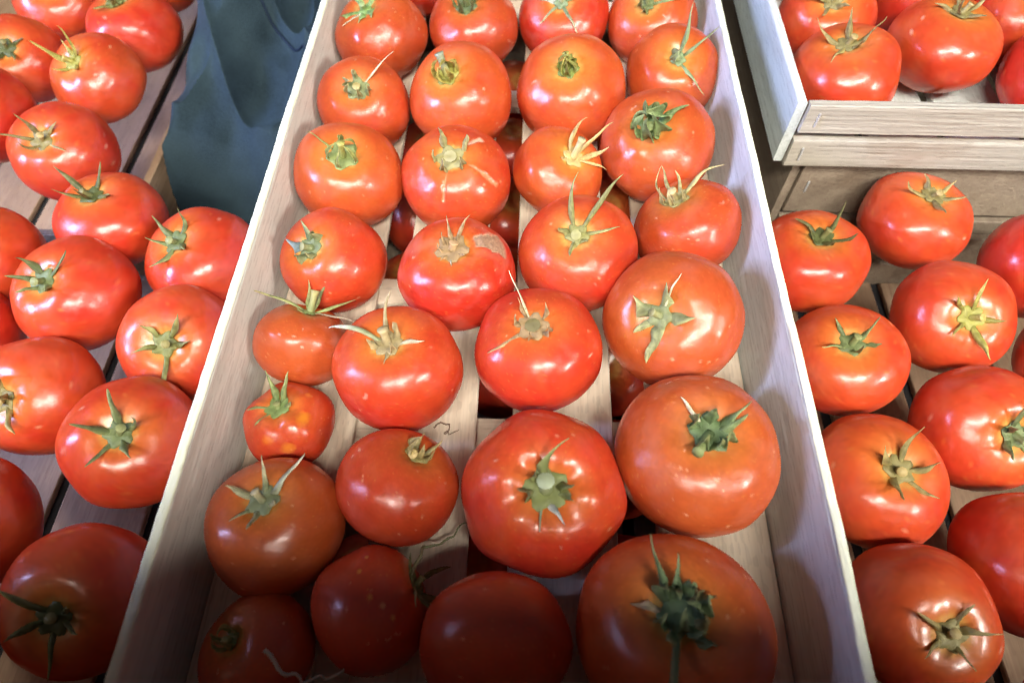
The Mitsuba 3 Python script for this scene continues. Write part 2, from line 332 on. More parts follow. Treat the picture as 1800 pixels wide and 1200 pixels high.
def calyx(key, P, R, M, surf, spec, seed, tip=None):
    """Hub, sepals and stalk stub as parts of the tomato KEY."""
    rng = np.random.default_rng(seed + 500)
    c0, c1 = (np.array(c) * (1.22, 1.04, 0.86) for c in spec.get('tone', GREEN))
    bs = 'leaf_dry' if spec.get('tone') in (STRAW, BROWN) else 'leaf'
    hub_r = spec.get('hub', 0.15)
    n = 20
    ring, V = np.arange(n) / n * 2 * np.pi, []
    for rr, zz in ((1.0, 0.012), (0.85, 0.045), (0.5, 0.065), (0.15, 0.055)):
        k = rr * (1 + 0.18 * np.cos(5 * ring + seed))
        x, y = hub_r * R * k * np.cos(ring), hub_r * R * k * np.sin(ring)
        V.append(np.stack([x, y, surf(np.hypot(x, y)) + zz * R], 1))
    V = np.vstack(V); F = []
    for i in range(3):
        for j in range(n):
            k = (j + 1) % n
            F += [[i * n + j, i * n + k, (i + 1) * n + k], [i * n + j, (i + 1) * n + k, (i + 1) * n + j]]
    V = np.vstack([V, [[0, 0, float(surf(0)) + 0.055 * R]]]); m = len(V) - 1
    F += [[3 * n + j, 3 * n + (j + 1) % n, m] for j in range(n)]
    hc = c0 * (0.75 + 0.5 * meshkit.noise(V / R * 20 + seed, 5))[:, None]
    hub = put('calyx', trimesh.Trimesh(V @ M.T + P, np.array(F), process=False), bs, key, color=hc)
    st = spec.get('stalk', (0.22, rng.uniform(0, 360), 25, 0.065))
    if st:
        L, az, tilt, rad = st
        az, tilt = math.radians(az), math.radians(tilt)
        dv = np.array([math.cos(az) * math.sin(tilt), math.sin(az) * math.sin(tilt), math.cos(tilt)])
        tt = np.linspace(0, 1, 8)
        base = np.array([0, 0, float(surf(0)) + 0.03 * R])
        path = base + tt[:, None] * dv * L * R + np.c_[0 * tt, 0 * tt, 0 * tt]
        mesh = tube(path, rad * R * (1.0 - 0.25 * np.sin(tt * 3.0) + 0.12 * (tt > 0.95)), 9)
        vv = np.array(mesh.vertices); h = np.clip((vv - base) @ dv / (L * R), 0, 1)[:, None]
        sc = np.array(spec.get('stalk_tone', c1)); colr = (c0 * (1 - h) + sc * h) * (0.8 + 0.4 * meshkit.noise(vv / R * 25, 2))[:, None]
        put('stalk', trimesh.Trimesh(vv @ M.T + P, mesh.faces, process=False), bs, hub, color=colr)
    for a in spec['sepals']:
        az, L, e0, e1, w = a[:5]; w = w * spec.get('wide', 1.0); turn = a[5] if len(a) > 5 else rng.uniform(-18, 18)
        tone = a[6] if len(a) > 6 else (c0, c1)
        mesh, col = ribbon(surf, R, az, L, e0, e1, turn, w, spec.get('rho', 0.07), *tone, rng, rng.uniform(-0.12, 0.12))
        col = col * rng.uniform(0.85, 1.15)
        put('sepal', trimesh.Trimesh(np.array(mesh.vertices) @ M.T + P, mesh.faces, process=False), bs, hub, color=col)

def curled(azs, L=0.42, w=0.17, e0=42, e1=110):
    return [(a, L * (0.85 + 0.3 * ((i * 7) % 5) / 4), e0, e1 + 25 * ((i * 3) % 4 - 1.5), w) for i, a in enumerate(azs)]

PALE = ((0.50, 0.46, 0.30), (0.62, 0.55, 0.40))
WHITE = ((0.45, 0.48, 0.40), (0.62, 0.64, 0.58))
# world position, radius, axis towards the stalk; then look and calyx
MAIN = [
 (-0.0929, 0.5568, 0.0323, 0.0384, (0.035, -0.491, 0.870), 'red tomato at the far end of the crate, cut off by the top edge',
  dict(ripe=0.85), dict(sepals=curled([40, 110, 180, 250, 320]))),
 (-0.1159, 0.4606, 0.0291, 0.0347, (-0.316, -0.110, 0.942), 'tomato in the far left corner with a broad star of fresh green sepals',
  dict(brown=0.35, ripe=0.62, ring=0.8), dict(wide=1.45, tone=((0.15, 0.27, 0.10), (0.20, 0.30, 0.14)), sepals=[(195, 0.50, 20, -25, 0.26), (262, 0.42, 25, -35, 0.22), (305, 0.40, 20, -30, 0.24), (50, 0.42, 35, 0, 0.24), (130, 0.55, 25, -20, 0.26), (225, 0.55, 5, -5, 0.05, 0, PALE)])),
 (-0.0456, 0.4754, 0.0291, 0.0347, (-0.164, -0.306, 0.938), 'far row tomato whose green sepals stand upright in a tight tuft',
  dict(brown=0.35, ripe=0.75), dict(tone=COOL, hub=0.22, rho=0.18, sepals=[(a, 0.62, 74, 25, 0.13) for a in (20, 75, 130, 190, 250, 310)], stalk=(0.5, 90, 10, 0.07))),
 (0.0248, 0.4892, 0.0295, 0.0351, (-0.144, -0.498, 0.855), 'far row tomato with flat grey green sepals ending in pale dry tips',
  dict(ripe=0.80, dust=0.22), dict(tone=((0.16, 0.24, 0.15), (0.50, 0.47, 0.32)), sepals=[(175, 0.42, 25, -20, 0.22, 10, WHITE), (298, 0.80, 18, -30, 0.14), (228, 0.62, 18, -30, 0.10), (20, 0.42, 35, 10, 0.18), (95, 0.45, 45, 20, 0.18)])),
 (0.0929, 0.4876, 0.0290, 0.0345, (-0.279, -0.463, 0.841), 'far right tomato with one long green sepal stretched out to the right',
  dict(brown=0.2, ripe=0.45, ring=0.7), dict(tone=COOL, sepals=[(4, 0.95, 14, -22, 0.13, 4), (118, 0.52, 62, 60, 0.14), (205, 0.45, 55, 90, 0.15), (265, 0.34, 35, 60, 0.16), (60, 0.40, 60, 40, 0.12)])),
 (-0.1182, 0.3835, 0.0273, 0.0324, (0.040, -0.416, 0.908), 'small tomato against the left wall with one thin straight sepal pointing up right',
  dict(brown=0.15, ripe=0.45), dict(tone=((0.17, 0.22, 0.12), (0.33, 0.32, 0.16)), hub=0.24, rho=0.16, sepals=curled([100, 160, 225, 285, 340], 0.36, 0.19, 55, 70) + [(40, 0.95, 32, -22, 0.075, 2, PALE)], stalk=(0.14, 0, 0, 0.08))),
 (-0.0490, 0.3903, 0.0310, 0.0368, (-0.253, -0.358, 0.899), 'second row tomato with crumpled yellow green sepals and a stalk leaning up',
  dict(ripe=0.38, ring=0.7), dict(tone=LIME, hub=0.20, sepals=curled([20, 75, 190, 250, 310], 0.48, 0.20), stalk=(0.42, 105, 42, 0.085), stalk_tone=(0.30, 0.33, 0.24))),
 (0.0286, 0.3968, 0.0327, 0.0389, (-0.139, -0.368, 0.919), 'large tomato of the second row with looped green sepals and amber shoulder',
  dict(ripe=0.32, ring=0.6), dict(tone=((0.15, 0.21, 0.06), (0.30, 0.32, 0.10)), hub=0.18, sepals=curled([105, 50, 175, 235, 275, 335], 0.46, 0.14, 50, 120), stalk=(0.30, 100, 30, 0.06))),
 (0.1035, 0.4231, 0.0282, 0.0336, (-0.023, -0.470, 0.882), 'tomato by the right wall with three long thin sepals spread like a propeller',
  dict(brown=0.15, ripe=0.33), dict(tone=((0.16, 0.25, 0.15), (0.24, 0.31, 0.17)), sepals=[(76, 1.05, 42, -28, 0.12, 8), (34, 0.95, 28, -30, 0.11, 5), (303, 0.90, 14, -25, 0.13, 4), (150, 0.42, 45, 120, 0.22), (215, 0.40, 45, 110, 0.22)], stalk=(0.18, 200, 30, 0.08))),
 (-0.1169, 0.3111, 0.0293, 0.0349, (0.109, -0.287, 0.952), 'tomato by the left wall whose green sepals close into a dome over the stalk',
  dict(brown=0.15, ripe=0.28, q=0.83), dict(tone=((0.18, 0.25, 0.10), (0.30, 0.33, 0.11)), hub=0.26, rho=0.22, sepals=[(a, 0.46, 62, 105, 0.12) for a in (35, 265, 330, 200, 100)] + [(150, 0.5, 30, -20, 0.05)], stalk=(0.34, 95, 15, 0.07))),
 (-0.0461, 0.3092, 0.0295, 0.0351, (-0.057, -0.249, 0.967), 'tomato with a hollow dry green cup around the stalk and a pale streak',
  dict(ripe=0.50, ring=0.9, scars=((40, 20, 44, 0.05, (0.70, 0.42, 0.30), 0.9), (335, 18, 62, 0.045, (0.72, 0.36, 0.18), 0.5), (262, 15, 50, 0.03, (0.75, 0.36, 0.12), 0.5))),
  dict(wide=1.45, tone=((0.26, 0.27, 0.14), (0.36, 0.38, 0.24)), hub=0.24, rho=0.22, sepals=[(118, 0.44, 62, 20, 0.12), (35, 0.40, 55, 20, 0.14), (255, 0.36, 70, 40, 0.12), (190, 0.30, 60, 60, 0.13), (320, 0.28, 55, 60, 0.13)], stalk=(0.09, 0, 0, 0.11))),
 (0.0199, 0.3228, 0.0254, 0.0302, (0.420, -0.226, 0.879), 'small orange tomato with straw coloured dried sepals curling off its top right',
  dict(ripe=0.22, ring=0.8), dict(tone=STRAW, hub=0.22, sepals=[(128, 0.95, 50, -40, 0.12, -110), (50, 1.15, 45, -38, 0.13, -6), (8, 0.75, 30, 25, 0.16, 20), (350, 0.80, 25, -50, 0.10), (205, 0.30, 20, 0, 0.20)], stalk=(0.48, 95, 25, 0.085), stalk_tone=(0.48, 0.44, 0.25))),
 (0.0855, 0.3434, 0.0317, 0.0377, (-0.311, -0.327, 0.893), 'large tomato near the right wall with broad green sepals folded into a bowl',
  dict(brown=0.25, ripe=0.38, dust=0.14), dict(wide=1.45, tone=((0.13, 0.225, 0.105), (0.20, 0.29, 0.14)), hub=0.19, rho=0.13, sepals=[(262, 0.56, 50, 95, 0.26), (322, 0.56, 52, 110, 0.24), (32, 0.62, 58, 110, 0.26), (95, 0.60, 58, 100, 0.24), (150, 0.56, 55, 110, 0.20), (205, 0.58, 52, 100, 0.20), (20, 0.60, 45, -75, 0.12)], stalk=(0.30, 270, 22, 0.075))),
 (-0.1152, 0.2441, 0.0259, 0.0309, (-0.344, -0.301, 0.889), 'tomato by the left wall with blue light painted on a sepal at its upper left',
  dict(ripe=0.62, ring=0.9, q=0.85), dict(wide=1.45, tone=((0.13, 0.18, 0.10), (0.22, 0.25, 0.15)), hub=0.22, sepals=[(165, 0.42, 40, 20, 0.24, 0, ((0.16, 0.22, 0.24), (0.30, 0.38, 0.44))), (100, 0.48, 48, -10, 0.20), (40, 0.36, 35, 60, 0.20), (300, 0.34, 35, 50, 0.24), (240, 0.36, 30, 60, 0.22)], stalk=(0.2, 200, 25, 0.08))),  # bluish gleam of the left lamp painted into one sepal
 (-0.0396, 0.2341, 0.0287, 0.0342, (-0.057, -0.051, 0.997), 'pink red tomato with a dried brown calyx and a rough corky scar beside it',
  dict(ripe=0.78, ring=0.7, scars=((18, 19, 60, 0.19, (0.34, 0.21, 0.14), 0.95),), dust=0.22), dict(tone=BROWN, hub=0.26, sepals=[(62, 0.58, 48, -30, 0.09), (95, 0.52, 55, 0, 0.09), (140, 0.34, 40, 60, 0.12), (200, 0.32, 35, 60, 0.12), (245, 0.34, 25, 10, 0.09), (275, 0.36, 20, 0, 0.08, 0, PALE), (315, 0.34, 25, 20, 0.09)], stalk=(0.14, 60, 30, 0.08))),
 (0.0311, 0.2510, 0.0298, 0.0355, (-0.094, -0.234, 0.968), 'bright orange red tomato with two long upright sepals and one pointing right',
  dict(ripe=0.62, ring=0.7), dict(tone=((0.20, 0.225, 0.10), (0.27, 0.30, 0.15)), hub=0.18, sepals=[(112, 0.95, 40, -15, 0.11, -62), (50, 1.10, 32, -18, 0.13, -4), (4, 0.62, 20, -20, 0.12, 4), (255, 0.42, 25, -10, 0.15), (175, 0.32, 30, 30, 0.18), (310, 0.3, 30, 40, 0.16)], stalk=(0.12, 250, 30, 0.08))),
 (0.0997, 0.2759, 0.0276, 0.0328, (-0.460, 0.243, 0.854), 'smaller tomato at the right wall with thin wiry sepals looping over its top',
  dict(brown=0.25, ripe=0.55), dict(tone=((0.26, 0.27, 0.14), (0.42, 0.40, 0.24)), hub=0.24, rho=0.16, sepals=[(20, 0.95, 40, -70, 0.13, -10), (150, 0.72, 55, 90, 0.08, 60), (105, 0.62, 65, 20, 0.09, -70), (250, 0.40, 50, 60, 0.14), (300, 0.42, 50, 60, 0.14), (60, 0.45, 60, 30, 0.12), (200, 0.42, 55, 60, 0.12)], stalk=(0.32, 260, 20, 0.08))),
 (-0.1242, 0.1873, 0.0218, 0.0260, (0.264, 0.680, 0.684), 'brownish red tomato at the left wall with spidery sepals standing on its top edge',
  dict(brown=0.5, ripe=0.42, ring=0.2, q=0.86, dust=0.10, specks=30, marks=((330, 62, 0.16, (0.55, 0.25, 0.20), 0.35), (285, 75, 0.03, (0.8, 0.5, 0.4), 0.7), (255, 66, 0.03, (0.8, 0.4, 0.4), 0.7))), dict(tone=((0.17, 0.24, 0.11), (0.30, 0.31, 0.16)), sepals=[(175, 1.35, 22, -42, 0.12, 4), (128, 0.70, 60, 0, 0.16), (75, 0.95, 62, -5, 0.12), (28, 0.95, 35, -15, 0.12), (352, 1.05, 22, -30, 0.09, -8, BROWN), (230, 0.3, 20, 0, 0.15)], stalk=(0.5, 100, 10, 0.09))),
 (-0.0667, 0.1696, 0.0286, 0.0340, (-0.074, 0.011, 0.997), 'orange red tomato with a grey brown calyx and a pale sepal arching left',
  dict(ripe=0.62, ring=0.5), dict(tone=((0.25, 0.23, 0.14), (0.36, 0.34, 0.22)), hub=0.20, sepals=[(158, 0.98, 40, -75, 0.12, 18, ((0.25, 0.28, 0.13), (0.52, 0.55, 0.50))), (96, 0.78, 55, -20, 0.10, -35), (0, 0.50, 15, -15, 0.12, 0, PALE), (268, 0.32, 20, -15, 0.10), (40, 0.44, 45, 60, 0.18), (200, 0.36, 30, 60, 0.16), (310, 0.34, 40, 70, 0.18)], stalk=(0.3, 110, 20, 0.08))),
 (0.0083, 0.1835, 0.0293, 0.0349, (-0.136, -0.060, 0.989), 'glossy scarlet tomato in the middle with a hollow straw brown calyx',
  dict(ripe=0.80, ring=0.25, specks=8, dust=0.02), dict(tone=BROWN, hub=0.22, rho=0.17, sepals=[(112, 0.75, 42, -15, 0.055, 6, PALE), (215, 0.62, 12, -15, 0.10, 0), (120, 0.40, 60, 10, 0.11), (265, 0.36, 55, 40, 0.12), (325, 0.34, 45, 50, 0.15), (40, 0.38, 55, 40, 0.10), (170, 0.32, 50, 70, 0.14)], stalk=(0.08, 0, 0, 0.11), stalk_tone=(0.20, 0.17, 0.08))),
 (0.0823, 0.2031, 0.0339, 0.0379, (-0.434, -0.462, 0.773), 'big tomato at the right wall with a flat grey green starfish calyx',
  dict(brown=0.45, ripe=0.42, dust=0.10, ring=0.35, lobes=3, rib=0.012), dict(wide=1.45, tone=((0.16, 0.205, 0.115), (0.26, 0.29, 0.16)), hub=0.17, sepals=[(78, 0.42, 30, -20, 0.25), (140, 0.40, 30, -15, 0.24), (2, 0.44, 22, -20, 0.22), (272, 0.62, 20, -30, 0.22, -45), (215, 0.36, 20, -25, 0.16), (62, 0.60, 25, -20, 0.035, 0, PALE)], stalk=(0.16, 150, 40, 0.06))),
 (-0.1219, 0.1395, 0.0194, 0.0231, (-0.118, 0.098, 0.988), 'small blotchy tomato at the left edge with yellow spots and two pointed upright sepals',
  dict(ripe=0.58, ring=0.4, rib=0.05, lobes=5, marks=((338, 40, 0.15, (0.70, 0.27, 0.02), 0.60), (290, 66, 0.14, (0.70, 0.27, 0.03), 0.55), (262, 48, 0.12, (0.68, 0.20, 0.02), 0.5), (30, 40, 0.07, (0.7, 0.22, 0.05), 0.6))), dict(tone=((0.14, 0.22, 0.095), (0.24, 0.29, 0.15)), hub=0.26, sepals=[(108, 0.85, 50, -8, 0.20), (62, 0.85, 48, -5, 0.19), (182, 0.62, 15, -20, 0.16), (2, 0.36, 25, 20, 0.25), (225, 0.55, 15, -20, 0.14)], stalk=(0.14, 90, 20, 0.08))),
 (-0.0588, 0.1054, 0.0253, 0.0299, (0.444, 0.476, 0.759), 'tomato in the front half with a small crumpled olive star calyx at its top right',
  dict(brown=0.25, ripe=0.82, ring=0.25), dict(tone=OLIVE, hub=0.19, sepals=curled([100, 160, 225, 335, 30, 280], 0.40, 0.15, 45, 60), stalk=(0.24, 240, 55, 0.075))),
 (0.0105, 0.1038, 0.0325, 0.0387, (0.048, -0.303, 0.952), 'very large ribbed red tomato in the front with a deep dip and hooked green sepal',
  dict(ripe=0.72, ring=0.15, dip=0.24, dipw=0.34, rib=0.030, lobes=6, specks=8), dict(tone=((0.13, 0.17, 0.07), (0.20, 0.24, 0.12)), hub=0.24, sepals=[(98, 0.72, 52, -30, 0.17, -75), (190, 0.42, 30, 95, 0.24), (12, 0.42, 50, 20, 0.16), (335, 0.44, 30, 60, 0.20), (262, 0.42, 12, 0, 0.07, 0, ((0.16, 0.18, 0.10), (0.22, 0.24, 0.16))), (300, 0.40, 25, -10, 0.15, 0, ((0.30, 0.32, 0.24), (0.42, 0.40, 0.40))), (140, 0.36, 45, 60, 0.2)], stalk=(0.20, 100, 25, 0.10), stalk_tone=(0.34, 0.38, 0.25))),
 (0.0862, 0.1243, 0.0332, 0.0395, (-0.014, -0.057, 0.998), 'large dusty tomato at the front right with crossed dark green sepals',
  dict(brown=0.45, ripe=0.3, ring=0.5, dust=0.12, specks=30, rib=0.008), dict(wide=1.45, tone=((0.085, 0.145, 0.075), (0.17, 0.23, 0.11)), hub=0.23, sepals=[(35, 0.56, 38, 10, 0.11, -5), (20, 0.44, 45, -10, 0.12), (150, 0.40, 42, 60, 0.16), (232, 0.46, 45, 60, 0.12), (85, 0.36, 50, 50, 0.14), (285, 0.38, 35, 80, 0.18), (330, 0.40, 40, 70, 0.16), (128, 0.46, 22, -18, 0.06, 0, PALE)], stalk=(0.42, 235, 60, 0.065))),
 (-0.1143, 0.0844, 0.0267, 0.0319, (-0.019, 0.183, 0.983), 'brownish tomato at the left edge with a large pale leaf like sepal',
  dict(brown=0.5, ripe=0.25, ring=0.7), dict(tone=((0.13, 0.17, 0.11), (0.34, 0.34, 0.24)), hub=0.22, sepals=[(50, 0.80, 35, -30, 0.24, 0, ((0.24, 0.25, 0.17), (0.42, 0.40, 0.29))), (95, 0.62, 50, 0, 0.14), (270, 0.46, 25, -10, 0.12), (225, 0.46, 20, 0, 0.14), (165, 0.5, 30, 0, 0.16), (330, 0.34, 30, 40, 0.14)])),
 (-0.0647, 0.0492, 0.0228, 0.0272, (0.881, 0.426, 0.208), 'dark shaded tomato in the front with a large limp green calyx on its right side',
  dict(brown=0.3, ripe=0.85, q=0.92, ring=0.3, marks=((250, 70, 0.045, (0.7, 0.4, 0.05), 0.45), (222, 74, 0.035, (0.7, 0.4, 0.05), 0.45), (262, 62, 0.05, (0.7, 0.5, 0.2), 0.45), (278, 58, 0.04, (0.7, 0.4, 0.05), 0.45), (205, 66, 0.035, (0.7, 0.45, 0.1), 0.45))), dict(tone=((0.09, 0.13, 0.05), (0.22, 0.24, 0.12)), hub=0.26, sepals=[(95, 1.30, 30, -20, 0.15, -35), (30, 0.8, 30, -15, 0.28), (320, 1.05, 30, 0, 0.18, 60), (265, 1.1, 20, -20, 0.12, 20), (180, 0.5, 20, 0, 0.16)])),
 (-0.0088, 0.0366, 0.0289, 0.0331, (0.040, -0.930, 0.365), 'dark red tomato at the bottom centre with no calyx in view',
  dict(brown=0.35, ripe=0.78), dict(sepals=curled([40, 110, 180, 250, 320]))),
 (0.0673, 0.0425, 0.0344, 0.0410, (-0.127, 0.071, 0.989), 'biggest tomato in the front right corner with a tangle of long dark green sepals',
  dict(brown=0.2, ripe=0.15, ring=0.95, rib=0.010, lobes=4, q=0.84), dict(wide=1.45, tone=((0.070, 0.125, 0.075), (0.15, 0.22, 0.13)), hub=0.19, rho=0.12, sepals=[(122, 0.80, 62, -25, 0.065, -25), (84, 0.52, 62, -30, 0.10, 8), (60, 0.44, 55, 50, 0.12), (250, 0.62, 60, 10, 0.11, -5), (302, 0.52, 62, 20, 0.12, 8), (20, 0.40, 40, 60, 0.18), (170, 0.34, 15, -15, 0.12, 0, BROWN), (210, 0.50, 55, 60, 0.12), (280, 0.50, 70, 60, 0.13), (130, 0.46, 40, 100, 0.12), (0, 0.44, 55, 100, 0.12), (315, 0.36, 20, 30, 0.16), (335, 0.34, 45, 60, 0.14, 0, OLIVE), (40, 0.36, 45, 70, 0.13, 0, OLIVE), (100, 0.4, 60, 90, 0.12)], stalk=(0.80, 258, 66, 0.048))),
 (-0.1115, 0.0302, 0.0230, 0.0253, (-0.434, 0.143, 0.890), 'dark tomato in the front left corner, half in shadow',
  dict(brown=0.35, ripe=0.62), dict(sepals=curled([40, 110, 180, 250, 320]))),
]
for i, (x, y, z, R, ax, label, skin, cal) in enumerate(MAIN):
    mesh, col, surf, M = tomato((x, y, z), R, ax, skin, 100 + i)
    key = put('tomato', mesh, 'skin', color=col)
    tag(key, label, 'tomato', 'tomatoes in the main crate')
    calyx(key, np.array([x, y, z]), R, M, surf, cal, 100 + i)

# ---------------------------------------------------------------- the crate below, seen through the gaps of the floor
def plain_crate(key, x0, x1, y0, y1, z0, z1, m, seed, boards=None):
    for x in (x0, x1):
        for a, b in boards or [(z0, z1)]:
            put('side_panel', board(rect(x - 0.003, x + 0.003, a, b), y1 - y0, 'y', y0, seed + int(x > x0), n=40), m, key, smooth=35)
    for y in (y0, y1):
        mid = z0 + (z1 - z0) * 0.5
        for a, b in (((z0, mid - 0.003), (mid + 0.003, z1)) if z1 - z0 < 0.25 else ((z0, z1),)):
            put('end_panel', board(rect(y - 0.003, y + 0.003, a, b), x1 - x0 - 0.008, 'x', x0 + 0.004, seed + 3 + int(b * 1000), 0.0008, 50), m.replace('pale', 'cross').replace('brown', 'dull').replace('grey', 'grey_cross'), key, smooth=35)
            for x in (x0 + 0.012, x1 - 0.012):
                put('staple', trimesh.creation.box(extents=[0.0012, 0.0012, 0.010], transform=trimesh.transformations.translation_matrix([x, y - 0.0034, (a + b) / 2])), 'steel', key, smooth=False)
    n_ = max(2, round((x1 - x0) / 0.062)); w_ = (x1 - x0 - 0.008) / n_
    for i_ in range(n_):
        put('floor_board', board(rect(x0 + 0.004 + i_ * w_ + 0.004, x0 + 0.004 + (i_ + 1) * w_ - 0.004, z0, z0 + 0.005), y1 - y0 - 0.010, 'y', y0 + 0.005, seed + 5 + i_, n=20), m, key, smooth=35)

TABLE = -0.100
tag('lower_crate', 'wooden crate of tomatoes underneath the main crate, seen through floor gaps', 'crate')
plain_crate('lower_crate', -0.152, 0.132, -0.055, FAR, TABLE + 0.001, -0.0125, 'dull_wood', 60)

def simple_tomato(P, R, axis, seed, label, group, leaf=True, tone=GREEN, ripe=None):
    rng = np.random.default_rng(seed)
    mesh, col, surf, M = tomato(P, R, axis, dict(ripe=rng.uniform(0.45, 0.95) if ripe is None else ripe, specks=5), seed, 72, 48)
    key = put('tomato', mesh, 'skin', color=col)
    tag(key, label, 'tomato', group)
    if leaf:
        o = rng.uniform(0, 72)
        calyx(key, np.array(P), R, M, surf, dict(tone=tone, hub=0.2, sepals=[(o + 72 * k + rng.uniform(-15, 15), rng.uniform(0.4, 0.8), rng.uniform(15, 50), rng.uniform(-40, 60), rng.uniform(0.10, 0.17)) for k in range(5)]), seed)

ORD = ['first', 'second', 'third', 'fourth', 'fifth', 'sixth']
rng = np.random.default_rng(5)
for gap, x, show in (('left', -0.085, (1, 4, 5, 6)), ('middle', -0.015, (1, 3, 4, 5, 6, 7)), ('right', 0.061, (1, 2, 3, 5, 6))):
    for k in range(8):
        R = rng.uniform(0.031, 0.034)
        y = 0.005 + 0.072 * k + rng.uniform(-0.004, 0.004)
        P, axis = (x + rng.uniform(-0.003, 0.003), y, TABLE + 0.007 + 0.84 * R), (rng.uniform(-0.4, 0.4), rng.uniform(-0.4, 0.4), 1)
        if k in show:
            simple_tomato(P, R, axis, 300 + int(x * 1000) + 20 * k, f'dark red tomato under the {gap} floor gap, {ORD[show.index(k)]} one seen from the near end', 'tomatoes under the floor gaps', False, ripe=0.8)

# ---------------------------------------------------------------- neighbouring crates on the stall
SKIP = {'side_crate_001': {(b, a) for b in range(5) for a in range(4) if b > 2 or a > 2}, 'side_crate_003': {(b, a) for b in range(5) for a in range(4) if b > 3 or a > 1}}
def heap(place, xs, ys, z, seed, side, skip):
    rng = np.random.default_rng(seed)
    tones = [GREEN, COOL, OLIVE, LIME, DARK]
    for b, y in enumerate(ys):
        for a, x in enumerate(xs):
            R = rng.uniform(0.0335, 0.0375)
            keep = (b, a) not in skip
            P = (x + rng.uniform(-0.003, 0.003), y + rng.uniform(-0.004, 0.004) + 0.030 * (a % 2), z + rng.uniform(-0.004, 0.006))
            axis, tone = (rng.uniform(-0.35, 0.35), rng.uniform(-0.65, 0.05), 1), tones[int(rng.integers(0, 5))]
            if keep:
                simple_tomato(P, R, axis, seed + 10 * b + a, f'tomato in the {place}, {ORD[b]} row, {ORD[a]} from its {side} wall', f'tomatoes in the {place}', True, tone)

for name, place, label, box, boards, m, xs, ys, z, seed, side in (
    ('side_crate', 'low crate at the right', 'low wooden crate of tomatoes standing right of the main crate', (0.152, 0.42, -0.062, 0.335), None, 'brown_wood', (0.192, 0.264, 0.336), (-0.02, 0.055, 0.130, 0.205, 0.280), -0.004, 700, 'left'),
    ('side_crate_001', 'raised crate at the far right', 'pale grey wooden crate raised on another crate at the far right', (0.170, 0.52, 0.345, 0.80), ((0.020, 0.068),), 'grey_wood', (0.213, 0.286, 0.358, 0.430), (0.39, 0.465, 0.540, 0.615, 0.690), 0.052, 800, 'left'),
    ('side_crate_002', 'low crate at the left', 'low wooden crate of tomatoes standing left of the main crate', (-0.45, -0.172, -0.062, 0.30), None, 'brown_wood', (-0.210, -0.282, -0.354), (-0.02, 0.055, 0.130, 0.205, 0.262), -0.004, 900, 'right'),
    ('side_crate_003', 'crate at the far left', 'wooden crate of tomatoes at the far left beyond the denim', (-0.62, -0.303, 0.315, 0.80), None, 'brown_wood', (-0.342, -0.414, -0.486, -0.558), (0.36, 0.435, 0.510, 0.585, 0.660), 0.0, 1000, 'right')):
    used[name] = 1
    tag(name, label, 'crate', 'crates beside the main crate')
    x0, x1, y0, y1 = box
    if boards:
        tag('side_crate_004', 'dull empty crate carrying the raised grey crate at the far right', 'crate')
        plain_crate('side_crate_004', x0 + 0.022, x1 - 0.01, y0 + 0.012, y1 - 0.01, TABLE + 0.001, 0.015, 'dull_wood', seed + 30)
    plain_crate(name, x0, x1, y0, y1, boards[0][0] - 0.002 if boards else TABLE + 0.001, max(b for _, b in boards) if boards else -0.040, m, seed, boards)
    heap(place, xs, ys, z, seed, side, SKIP.get(name, ()))

# ---------------------------------------------------------------- denim garment behind the left wall
nx, ny = 110, 300
gx, gy = np.meshgrid(np.linspace(0, 1, nx), np.linspace(0, 1, ny), indexing='ij')
px, py = -0.164 - 0.130 * gx, 0.372 + 0.50 * gy
edge = np.clip(np.minimum(np.minimum(gx / 0.06, (1 - gx) / 0.16), np.minimum(gy / 0.05, (1 - gy) / 0.05)), 0, 1)
edge = np.sqrt(1 - (1 - edge) ** 2)
q3 = np.stack([gx * 1.6 + gy * 1.2, gy * 2.8 - gx * 1.4, 0 * gx], -1)
wob = 0.06 * (meshkit.noise(q3 * 1.3 + 1.7, 5) - 0.5)
flap = lambda c, h, w_: h / (1 + np.exp(-(c + wob) / w_))
ridge = (1 - np.abs(meshkit.noise(q3 * 1.7 + 4.4, 3) - 0.5) * 2) ** 6
pz = TABLE + 0.004 + edge * (0.070 + 0.030 * gy + flap(gy - 0.07 - 0.30 * gx, 0.014, 0.012) + flap(gy - 0.16 - 0.26 * (1 - gx), 0.014, 0.010) + flap(gx - 0.62 + 0.5 * gy, 0.010, 0.02)
                             + 0.014 * ridge + 0.014 * (1 - np.abs(np.sin(9 * (gy * 1.3 - gx * 0.55) + 2.2 * meshkit.noise(q3 * 1.1, 8)))) ** 2 + 0.008 * (meshkit.noise(q3 * 4, 4) - 0.5))
V = np.stack([px, py, pz], -1)
lower = V.copy(); lower[..., 2] -= 0.003
i, j = np.meshgrid(np.arange(nx - 1), np.arange(ny - 1), indexing='ij')
Q = np.stack([i * ny + j, i * ny + j + 1, (i + 1) * ny + j + 1, (i + 1) * ny + j], -1).reshape(-1, 4)
F = np.vstack([Q, Q[:, ::-1] + nx * ny])
rim = np.concatenate([np.arange(ny), np.arange(1, nx) * ny + ny - 1, (nx - 1) * ny + np.arange(ny - 2, -1, -1), np.arange(nx - 2, 0, -1) * ny])
r2 = np.roll(rim, -1)
F = np.vstack([F, np.stack([rim, rim + nx * ny, r2 + nx * ny, r2], -1)])
jacket = put('denim_jacket', (np.vstack([V.reshape(-1, 3), lower.reshape(-1, 3)]), F), 'denim')
tag(jacket, 'folded dark blue denim jacket lying beside the far left wall of the crate', 'jacket')
